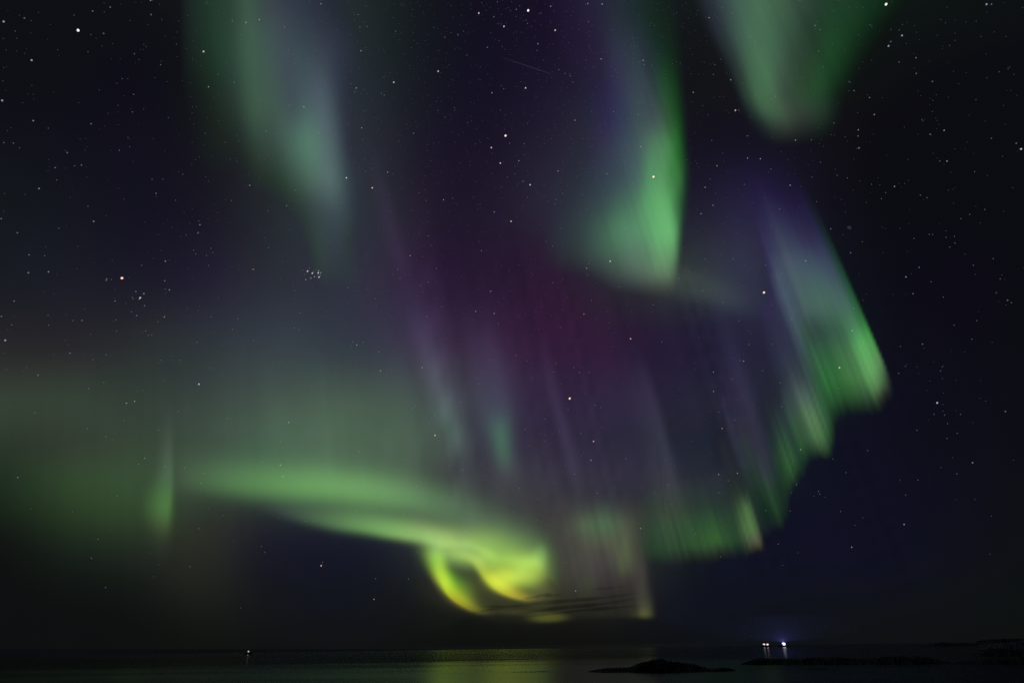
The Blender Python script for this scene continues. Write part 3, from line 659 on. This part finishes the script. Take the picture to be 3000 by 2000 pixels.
def chain(stop):
    def f(X, Y):
        T = f_diffuse(X, Y)
        for n, g in (('left', f_left), ('middle', f_middle), ('veil', f_veil), ('drape', f_drape)):
            e = g(X, Y, T); T = T + e
            if n == stop: return e + (f_tail(X, Y) if n == 'middle' else 0)
        T = T + f_rays(X, Y) + f_tail(X, Y)
        for n, g in (('arc', f_arc), ('swirl', f_swirl), ('side', f_side), ('spike', f_spike)):
            e = g(X, Y, T); T = T + e
            if n == stop: return e
    return f
def w_low(X, Y): return (1 - smooth(1120, 1420, X)) * smooth(820, 1040, Y)
def w_up(X, Y): return (1 - smooth(1050, 1350, X)) * (1 - smooth(820, 1040, Y))
sheet('aurora_glow', (-260, 1460, 800, 1900), 20, lambda X, Y: f_diffuse(X, Y) * w_low(X, Y)[:, None], 190000, (.03, 3, .4), 'wide dim grey green glow over the sea, across the lower left sky', 'aurora glow', 'stuff')
sheet('aurora_glow', (-260, 1400, -200, 1060), 20, lambda X, Y: f_diffuse(X, Y) * w_up(X, Y)[:, None], 170000, (.03, 3, 1.4), 'faint bluish glow around the upper left curtain', 'aurora glow', 'stuff')
sheet('aurora_glow', (1000, 3200, -200, 1940), 20, lambda X, Y: f_diffuse(X, Y) * (1 - w_low(X, Y) - w_up(X, Y))[:, None], 180000, (.03, 3, 2.4), 'dim purple glow filling the middle of the sky between the curtains', 'aurora glow', 'stuff')
sheet('aurora_curtain', (470, 1150, -120, 960), 9, chain('left'), 95000, (.10, 9, .3), 'pale green and grey curtain hanging from the top edge at left', 'aurora')
sheet('aurora_curtain', (1480, 2280, -120, 940), 9, chain('middle'), 100000, (.10, 8, 1.1), 'brightest tall green curtain, purple on its left, with a sharp right edge', 'aurora')
sheet('aurora_curtain', (1980, 2720, -120, 470), 9, chain('veil'), 90000, (.10, 9, 2.0), 'broad soft green veil hanging from the top edge at right', 'aurora')
sheet('aurora_curtain', (1760, 2680, 380, 1710), 8, chain('drape'), 120000, (.08, 8, .7), 'long rayed curtain with a stepped green hem and a straight right edge', 'aurora')
for r_, lb in zip(RAYS, ['grey ray with a green foot, just right of the lower left glow', 'broad ray with a green lower end beside the grey green footed ray', 'thin faint purple ray in the middle of the purple glow', 'pale ray with a crisp right edge above the stepped green hem', 'faint violet ray left of the stepped green curtain', 'brownish dim ray between the short greyish curtain and the stepped green hem', 'very faint thin ray high above the purple glow']):
    a_ = np.array(r_, float)
    sheet('aurora_ray', (a_[:, 0].min() - 70, a_[:, 0].max() + 70, a_[:, 1].min() - 30, a_[:, 1].max() + 30), 8, lambda X, Y, r_=r_: stroke(X, Y, r_), 130000, (.02, 9, .5), lb, 'aurora ray', thr=.0009)
sheet('aurora_arc', (430, 1700, 1290, 1680), 8, chain('arc'), 140000, (.06, 8, 1.0), 'long green double banded arc sweeping from the left into the swirl', 'aurora')
sheet('aurora_swirl', (1180, 1720, 1500, 1860), 5, chain('swirl'), 135000, (.05, 14, 2.2), 'bright yellow green swirl curling back like a hook above the horizon', 'aurora')
sheet('aurora_curtain', (1590, 1950, 1400, 1840), 7, chain('side'), 145000, (.05, 12, .2), 'dull greyish short curtain right of the yellow swirl', 'aurora')
sheet('aurora_ray', (400, 580, 1160, 1650), 7, chain('spike'), 128000, (.03, 8, .9), 'short bright green ray left of the long arc', 'aurora ray')

# ---------------- stars ----------------
STAR_DATA = {
 (0,0): "538,210,5v 25,150,4b 168,126,3b 218,416,4b 15,693,4b 8,1506,3b 759,51,3b 638,78,3b 510,106,2b 1041,102,3b 1037,4,3w 626,240,2b 714,232,3b 606,357,2b 105,215,2b 229,832,3o 333,884,2b 627,853,3b 463,1052,3b 380,1155,3b 561,1137,3b 514,1142,2w 92,986,2w 134,1018,2b 26,983,2w 391,1239,2b 269,1299,3w 606,1421,2w 645,1525,3w 841,543,2b 880,544,1b 804,575,1w 920,651,2w 990,751,1w 912,772,2w 882,948,2b 893,1012,2b 822,1036,2w 1106,447,2w 1216,305,2b 991,308,1w 1007,323,1w 926,372,2o 957,412,1w 1402,356,4o 1436,599,3o 1694,157,3w 1786,137,3o 1501,513,2b 1600,145,2w 1424,16,2b 1658,241,1w 1613,568,2w 2211,28,3o 1953,168,1w 1960,188,2w 2038,406,1w 2027,433,1w 2003,720,2b 1992,733,2b 2093,737,3w 1834,903,2w 1553,981,2b 1414,918,2b 1160,812,2b 1326,738,1w 1354,737,1w 1323,777,1w 1075,1332,3b 1047,1235,2b 1121,1234,2b 1210,1380,2w 1259,1200,2w 1594,1381,2b 1720,1277,3o 2036,1307,2w 1974,1417,3b 1847,1454,2b 1498,1464,1w 1369,1522,2v 1377,1548,3v 2195,918,2w 2313,929,1w 2327,1278,2w 1585,1098,1w 1372,1082,1w 1508,830,1w 813,726,1w 683,620,1w 851,1370,1w 1335,855,1w 1115,140,1w",
 (1000,0): "947,92,4o 1287,74,5o 1120,183,4o 1051,117,3b 1205,66,3b 1228,42,2b 1166,75,2b 1202,115,2b 1272,140,2b 1283,163,2w 1101,100,1w 1100,168,2b 1080,165,2b 1232,127,1b 1442,45,3o 1376,90,2b 1364,97,2b 1473,210,4o 1697,27,3w 1797,30,3w 803,240,3b 841,216,2b 714,257,2w 1006,327,3b 1087,281,2b 866,379,2b 1354,303,3w 1348,349,2o 135,351,3o 361,568,4v 667,492,4v 1269,607,4o 1131,935,5o 1033,1017,4o 1095,1124,4o 1300,1273,4w 35,1225,4o 213,1294,4o 140,881,3o 704,1377,3o 1169,1524,4o 1053,1460,3o 1223,1108,3w 1493,1178,3w 1251,1250,3b 1144,1220,2t 1789,407,3o 2079,417,3o 2138,452,2b 2086,447,2w 2150,1218,5O 2062,1010,3o 2048,707,2b 2071,707,2b 2149,724,2b 2044,788,2w 1609,829,3w 1541,507,2w 1498,481,2w 1577,525,2w 1595,567,2w 1702,150,2w 1394,417,2b 1118,612,2w 1037,640,3w 1096,759,2b 1130,792,2b 777,741,2b 781,762,2b 714,808,2b 665,762,2b 497,919,3b 396,975,2b 147,962,2b 103,607,3w 93,635,2w 276,644,2w 295,655,2w 177,185,2w 128,188,2w 374,216,2w 116,102,2w 163,766,2b 319,1186,3w 165,1182,2w 213,1161,1w 535,1326,2b 585,1381,2b 766,1364,2w 922,993,2b 1011,957,1w 1159,987,2w 1260,991,2w 1195,1198,2w 1283,1360,2w 1524,1331,2w 1480,1374,2b 1470,1405,2w 1829,1197,3b 1875,769,2w 968,21,2b 1075,14,2w 1549,81,1w",
 (2000,0): "1401,31,5o 2093,31,4b 2127,31,3b 182,124,3w 340,93,2b 912,178,3b 947,205,2w 331,551,3w 211,514,2w 221,447,2w 261,409,2b 73,637,3o 363,761,4O 387,758,2w 1511,246,4b 1434,288,3b 1418,318,4b 1492,208,2b 1435,205,2b 1303,181,2b 1290,172,2b 1607,399,3b 1609,507,3b 1720,562,3b 1491,428,2w 1180,625,3b 1145,563,2b 1153,569,2b 1287,673,3b 1320,790,3o 1041,848,2w 1210,895,3w 1208,937,3b 1214,1020,3w 777,965,3w 1119,943,2b 1704,925,3b 1801,898,3w 1648,824,2b 1654,834,2b 1839,314,2b 2242,474,2b 2180,496,2b 2331,1027,4v 2298,987,3b 2127,953,2w 1821,1110,3w 1771,1110,2w 2011,1182,2b 1459,1284,3w 1637,1344,2b 1683,1362,2w 1301,1270,2o 1398,1327,2w 1369,1369,2w 1064,1208,2b 1135,1226,2b 891,1220,2w 741,1276,3w 535,1094,3w 447,1089,3w 237,1142,3o 155,1290,3w 209,1414,3O 127,1472,3w 190,1234,2b 201,968,2o 275,1055,2b 444,937,2w 174,792,2b 425,1270,2w 668,1439,2b 923,1388,2w 2081,1443,2w 1917,1506,2w 1977,1477,2b 950,1118,2w 886,964,2w 591,1188,1w 608,1165,2o 2020,687,2b 1719,769,1w 593,46,1w 465,254,2w 936,354,2w 965,459,1w 640,665,2w",
 (0,667): "120,35,3b 405,3,2w 200,187,3b 307,193,2b 334,304,3o 195,310,3o 840,347,5O 735,352,3b 732,362,3b 768,356,2b 1139,230,3o 1366,34,3b 1361,39,2b 1282,51,2b 1452,142,2b 1466,170,2b 1422,191,2b 1334,155,2w 1348,181,2w 1437,260,2b 976,260,2b 1135,366,3b 1138,421,2b 1167,428,3o 936,439,3b 966,482,4w 961,490,3w 991,454,3w 911,479,2b 917,489,2b 995,537,3b 793,505,3b 941,605,3b 906,580,2w 1132,614,3o 1089,647,2b 799,634,2b 803,712,2b 564,638,3b 501,639,2b 331,602,2b 335,670,2b 10,610,3b 97,505,3b 81,669,2w 36,775,4b 482,863,3b 262,1014,3b 1370,1077,4v 715,1065,2b 871,1207,3w 927,1194,3w 1746,287,3O 1737,286,2w 1849,137,2w 2028,431,2w 2068,585,2w 2027,690,2w 2056,703,2b 1746,775,2w 1689,817,1w 1638,628,2w 1456,614,2w 1599,698,2b 1365,570,1w 1003,710,2w 1046,738,2b 1020,741,2b 1357,789,2w 1243,913,2b 1110,912,2w 1988,1340,3o 1931,1473,2w 1563,1314,2b 1228,1266,2w 853,1328,2w 1090,1392,2w 728,1436,2w 242,1275,2w 602,1383,2w 730,876,2w 640,907,2w 610,1107,2b 950,1125,1w 985,1120,1w 2118,300,4o 2151,314,4o 2192,311,4w 2209,310,3w 2197,340,4w 2166,338,3w 2195,296,2w 2123,295,2b 2206,327,2b 2106,358,2w 2141,347,2w 2156,308,2b 2132,277,1w 2189,323,1w 2085,292,1w 2096,322,1w 2160,300,1w 2178,290,1w",
 (1000,667): "474,192,3o 1029,437,3o 926,576,3w 1053,591,3w 1081,661,2w 965,159,3b 616,121,2b 599,57,2w 387,287,2w 404,348,2w 543,400,2w 599,374,2w 561,442,1w 235,488,2w 46,413,2w 586,609,2b 655,281,2b 690,545,2w 106,807,3o 78,787,2b 151,790,2b 262,853,2w 270,984,3o 557,963,3w 553,1024,2w 645,1429,4O 1573,1175,5O 1737,1470,4O 1562,1245,2w 1748,1221,2w 1787,1236,2w 1601,962,2w 1481,934,2w 1641,997,2w 1705,997,2w 1462,992,2w 1671,594,3w 1722,501,2w 1457,379,2w 1690,279,3w 1704,250,2w 1697,327,2w 1852,231,4o 1411,95,2w 1454,126,2w 1915,408,2w 2147,531,2w 1992,764,4O 1508,686,2w 1380,543,1w 1377,519,1w 2209,785,2w 1201,877,2w 948,1074,2w 1281,916,1w 819,1200,2w 1404,1318,2w 1266,1387,2w 1649,1417,2w 1397,1470,1w 513,1224,2w 490,1244,2w 646,1288,2w 604,1346,2b 1031,1301,1w 125,1542,2w 480,1516,1w 1950,3,2w 1516,4,2o 2139,116,2w 2326,351,2b",
 (2000,667): "560,446,5O 848,228,3w 349,216,2b 154,216,2b 571,258,2b 1020,8,3b 1157,173,3b 1238,97,2w 1629,273,3b 1538,339,3w 1587,454,3b 1711,372,2b 1722,47,2b 1698,46,2w 1872,59,2w 1875,106,2w 1839,133,2w 1815,66,2w 1796,477,2w 2238,499,3b 2264,516,2w 2160,447,2w 1992,767,2w 2025,640,2w 1500,817,2w 1652,801,3b 1534,953,2w 1788,958,2w 1776,985,2w 1488,1002,2w 1614,958,1w 1168,709,3w 1179,553,2w 1277,734,2w 1080,963,4o 1075,1106,2w 1753,1205,4v 1793,1216,1w 1793,1261,1w 1804,1289,2w 1731,1284,2w 2223,1264,3b 1914,1284,2w 2087,1192,1w 1824,1349,2w 1614,1394,2b 1891,1414,2w 1820,1449,2w 1593,75,2w 746,630,2w 420,918,3o 394,915,2w 212,993,3o 213,1126,3v 455,805,2w 620,803,2w 389,640,2w 278,515,2w 429,261,1w 138,433,2w 551,985,2w 671,1068,2o 343,1042,2o 272,1381,3o 357,1322,2o 248,1269,2o 813,1527,3w 680,1232,2w 1262,1090,2w 1274,1534,2w 1870,671,2w 2002,259,2w 2139,213,2w 2187,352,2w",
 (0,1334): "996,18,3b 955,59,2b 122,150,3b 1931,65,3w 1948,143,3o 1383,190,2w 1408,123,2w 1135,75,2w 1270,86,2b 807,281,2w 500,386,1w 674,576,2w 630,705,2b 727,907,2w 1308,764,2w 1032,668,1w 1090,750,1w 1057,833,1w 1825,666,2w 1800,624,2w 1368,502,2w 2105,451,2w 2212,757,4O 2222,733,2w 1806,43,2w 213,366,1w 1612,587,1w 1659,1048,1w",
 (1000,1334): "1719,32,3w 1959,20,2w 1606,127,2w 1228,226,2w 516,212,2w 151,208,1w 98,377,2b 436,402,2b 2061,501,3o 2250,200,2w 2257,208,1w 1763,259,2w 716,672,2w 1035,757,2w 852,520,2w 789,534,1w 1614,931,3w 1382,449,1w 1412,569,1w 236,846,2w 462,849,2w 225,988,3w 521,665,1w 835,99,2w 2275,336,1w 1535,737,1w 1552,733,1w 2068,217,1w 2165,255,1w",
 (2000,1334): "1997,49,3o 248,129,3w 377,121,3w 314,173,2w 254,257,2w 785,199,2w 935,246,2w 944,265,2w 981,287,1w 905,279,1w 1088,384,2w 1187,479,1w 1241,428,1w 1164,630,3w 1525,473,3w 1536,271,2w 1620,168,2w 1888,126,2w 2013,302,1w 2127,416,1w 658,609,2w 572,378,2b 748,256,1w 742,380,2w 262,695,2w 90,538,2w 688,754,1w 1497,170,1w 1780,82,1w 1124,116,2w 1035,24,2w 2115,677,1w 2278,31,1w 794,668,1w"}
STAR_RANGE = 12000.0
PXM = STAR_RANGE * 36 / 24 / 1024               # metres to one picture point at that distance
TINT = {'b': (.55, .66, 1.0), 'w': (.86, .9, 1.0), 'o': (1.0, .80, .70), 'O': (1.0, .62, .48), 'v': (.82, .74, 1.0), 't': (.35, .75, .9)}
WORD = {'b': 'blue white', 'w': 'white', 'o': 'pale orange', 'O': 'orange', 'v': 'violet white', 't': 'bluish green'}
SIZE = {1: .62, 2: .78, 3: 1.02, 4: 1.4, 5: 2.0}
POWER = {1: .09, 2: .14, 3: .25, 4: .55, 5: 1.2}
def star_mesh(cls, col):
    bm = bmesh.new(); bmesh.ops.create_icosphere(bm, subdivisions=2, radius=SIZE[cls] * PXM * .5)
    for v in bm.verts: v.co.x *= .9; v.co.z *= 1.12
    me = bpy.data.meshes.new('star'); bm.to_mesh(me); bm.free()
    me.materials.append(emitter('%s_starlight' % WORD[col].replace(' ', '_'), TINT[col], POWER[cls] * (.36 if col == 'b' else .5), True))
    return me
BRIGHT = {(0,0,538,210): 'dazzling violet white star high in the upper left dark sky, brightest there', (0,0,1402,356): 'orange star on the left hem of the upper left green curtain',
 (0,667,840,347): 'bright orange star left of the V shaped star group in the left sky', (0,667,2151,314): 'brightest star of the tight little star cluster left of centre',
 (1000,667,1573,1175): 'bright orange red star in the middle of the purple glow', (1000,667,645,1429): 'orange red star at the right end of the lower left green glow',
 (1000,667,1737,1470): 'pinkish orange star low in the middle, below the purple glow', (2000,667,560,446): 'orange red star just left of the long rayed curtain',
 (1000,0,2150,1218): 'orange star inside the tall bright green curtain', (1000,0,1287,74): 'bright pinkish star in the rich star field at the top middle',
 (1000,0,1131,935): 'bright reddish star in the dark gap above the purple glow', (2000,0,1401,31): 'bright star at the top edge on the right border of the broad veil',
 (2000,0,363,761): 'orange star between the tall green curtain and the broad veil', (2000,667,1753,1205): 'violet white star alone in the dark right sky beyond the straight curtain edge',
 (2000,667,1080,963): 'pale orange star shining through the green hem of the rayed curtain', (0,1334,2212,757): 'orange star low in the dark pocket below the long green arc',
 (0,667,1370,1077): 'violet white star in the grey green glow above the short green ray', (0,667,36,775): 'blue white star at the left edge above the green glow',
 (0,0,25,150): 'blue white star at the left edge near the top corner', (0,0,218,416): 'blue white star below the left top corner star, in empty dark sky', (0,0,15,693): 'blue white star at the left edge, a third of the way down',
 (2000,0,2093,31): 'blue white star at the top edge near the right corner', (2000,0,2331,1027): 'violet white star at the right edge of the picture', (1000,667,1992,764): 'orange red star at the right border of the purple glow',
 (1000,667,1852,231): 'pale orange star on the lower hem of the tall green curtain', (0,667,966,482): 'brightest white star inside the V shaped star group',
 (1000,0,2079,417): 'pale orange star at the upper left of the tall green curtain', (1000,0,1144,1220): 'tiny bluish green star in the dark gap right of the upper left curtain',
 (0,667,1746,287): 'orange star left of the tight little star cluster', (1000,667,474,192): 'pale orange star under the grey foot of the upper left curtain', (2000,1334,1997,49): 'pale orange star low at the right, alone under the violet one'}
def place_name(x, y):
    if 880 < x < 945 and 780 < y < 822: return 'in the tight little star cluster'
    if 300 < x < 500 and 800 < y < 1010: return 'in and around the V shaped star group'
    if y > 1480: return 'low in the sky near the horizon' if x < 1900 else 'low in the dark right sky'
    if y < 700:
        if x < 540: return 'in the upper left dark sky'
        if x < 1030: return 'in or beside the upper left curtain'
        if x < 1400: return 'in the dark gap right of the upper left curtain'
        if x < 1720: return 'in the rich star field at the top middle'
        if x < 2030: return 'in the tall green curtain'
        if x < 2460: return 'around the broad veil or the purple curtain top'
        return 'in the upper right dark sky'
    if x < 1120: return 'in the left sky above the sea glow' if y < 1000 else 'in the lower left green glow'
    if x < 2000: return 'in the purple middle of the sky'
    if x < 2620 and (x - 500) / (y + 3900) < .422: return 'in the rayed curtain at right'
    return 'in the dark sky right of the curtain edge'
ADJ = {1: 'very faint', 2: 'faint', 3: 'small clear', 4: 'bright', 5: 'very bright'}
stars = []
for (ox, oy), text in STAR_DATA.items():
    for tok in text.split():
        a, b, c = tok.split(',')
        x, y = ox + int(a) / 2.351, oy + int(b) / 2.351
        if any(abs(x - s[0]) < 2 and abs(y - s[1]) < 2 for s in stars): continue
        near = 880 < x < 945 and 780 < y < 822      # the tight cluster shows a little more clearly
        stars.append((x, y, int(c[0]) + (near and c[0] in '12'), c[1], BRIGHT.get((ox, oy, int(a), int(b)))))
stars.sort(key=lambda s: (-s[2], s[4] is None, s[1]))
STAR_MESH = {}
for (x, y, cls, col, lab) in stars[:300]:
    if (cls, col) not in STAR_MESH: STAR_MESH[(cls, col)] = star_mesh(cls, col)
    o = bpy.data.objects.new('star', STAR_MESH[(cls, col)])
    o.location = at_range(x, y, 1.0) - Vector((0, 0, CAM_H))
    o.location = o.location.normalized() * STAR_RANGE + Vector((0, 0, CAM_H))
    o.rotation_euler = (random.Random(int(x)).uniform(-.6, .6), .5, 0)
    COL.objects.link(o)
    where = place_name(x, y)
    if lab: tag(o, lab, 'star', 'stars in the night sky')
    else: tag(o, '%s %s star %s' % (ADJ[cls], WORD[col], where), 'star', '%s %s stars %s' % (ADJ[cls], WORD[col], where))
# the countless faint ones
rnd = random.Random(99)
faint = [(x, y, cls, col) for (x, y, cls, col, _) in stars[300:]]
while len(faint) < 2600:
    x, y = rnd.uniform(-80, 3080), rnd.uniform(-60, 1560)
    rich = math.exp(-((x - 1500 + (y - 300) * .1) / 520) ** 2) * max(0.25, 1 - y / 1300) + .22 * max(0, 1 - y / 1500)
    if rnd.random() < rich: faint.append((x, y, 0, rnd.choice('bbwwwwo')))
fm = [emitter('faint_starlight_%s' % n, TINT[c], p * .5, True) for n, c, p in (('blue', 'b', .10), ('white', 'w', .10), ('warm', 'o', .10), ('clear', 'w', .18))]
V = []; F = []; MI = []
for (x, y, cls, col) in faint:
    p = Vector(ray(x, y)) * STAR_RANGE + Vector((0, 0, CAM_H))
    r = PXM * .5 * (rnd.uniform(.45, .72) if cls == 0 else .8 if cls > 1 else .72)
    b = len(V)
    V += [p + Vector(v) * r for v in ((1, 0, 0), (-1, 0, 0), (0, 1, 0), (0, -1, 0), (0, 0, 1), (0, 0, -1))]
    F += [(b + i, b + j, b + k) for i, j, k in ((0, 2, 4), (2, 1, 4), (1, 3, 4), (3, 0, 4), (2, 0, 5), (1, 2, 5), (3, 1, 5), (0, 3, 5))]
    MI += [3 if cls >= 2 else {'b': 0, 'w': 1}.get(col, 2)] * 8
me = bpy.data.meshes.new('star_field'); me.from_pydata([tuple(v) for v in V], [], F)
for m in fm: me.materials.append(m)
me.polygons.foreach_set('material_index', MI)
tag(link('star_field', me), 'countless faint background stars scattered over the whole night sky', 'faint stars', kind='stuff')
# a faint meteor and the soft smudge of a far galaxy
a, b = [Vector(ray(*q)) * STAR_RANGE + Vector((0, 0, CAM_H)) for q in ((1468, 168), (1614, 217))]
bm = bmesh.new(); c_ = (a + b) / 2
tube_bm(bm, a - c_, Vector((0, 0, 0)), PXM * .12, PXM * .5); tube_bm(bm, Vector((0, 0, 0)), b - c_, PXM * .5, PXM * .3)
mt = mesh_obj('meteor', bm, emitter('meteor_light', (.7, .75, 1.0), .009, True), None, True); mt.location = c_
tag(mt, 'thin faint straight meteor streak in the star field at the top middle', 'meteor')
bm = bmesh.new(); bmesh.ops.create_icosphere(bm, subdivisions=3, radius=PXM * 1.3)
for v in bm.verts: v.co.x *= 1.5; v.co.z *= .8
gx = mesh_obj('galaxy', bm, emitter('galaxy_light', (.6, .55, .9), .018, True), None, True)
gx.location = Vector(ray(2488, 667)) * STAR_RANGE + Vector((0, 0, CAM_H)); gx.rotation_euler = (0, R(35), 0)
tag(gx, 'small soft violet galaxy smudge just right of the rayed curtain', 'galaxy')
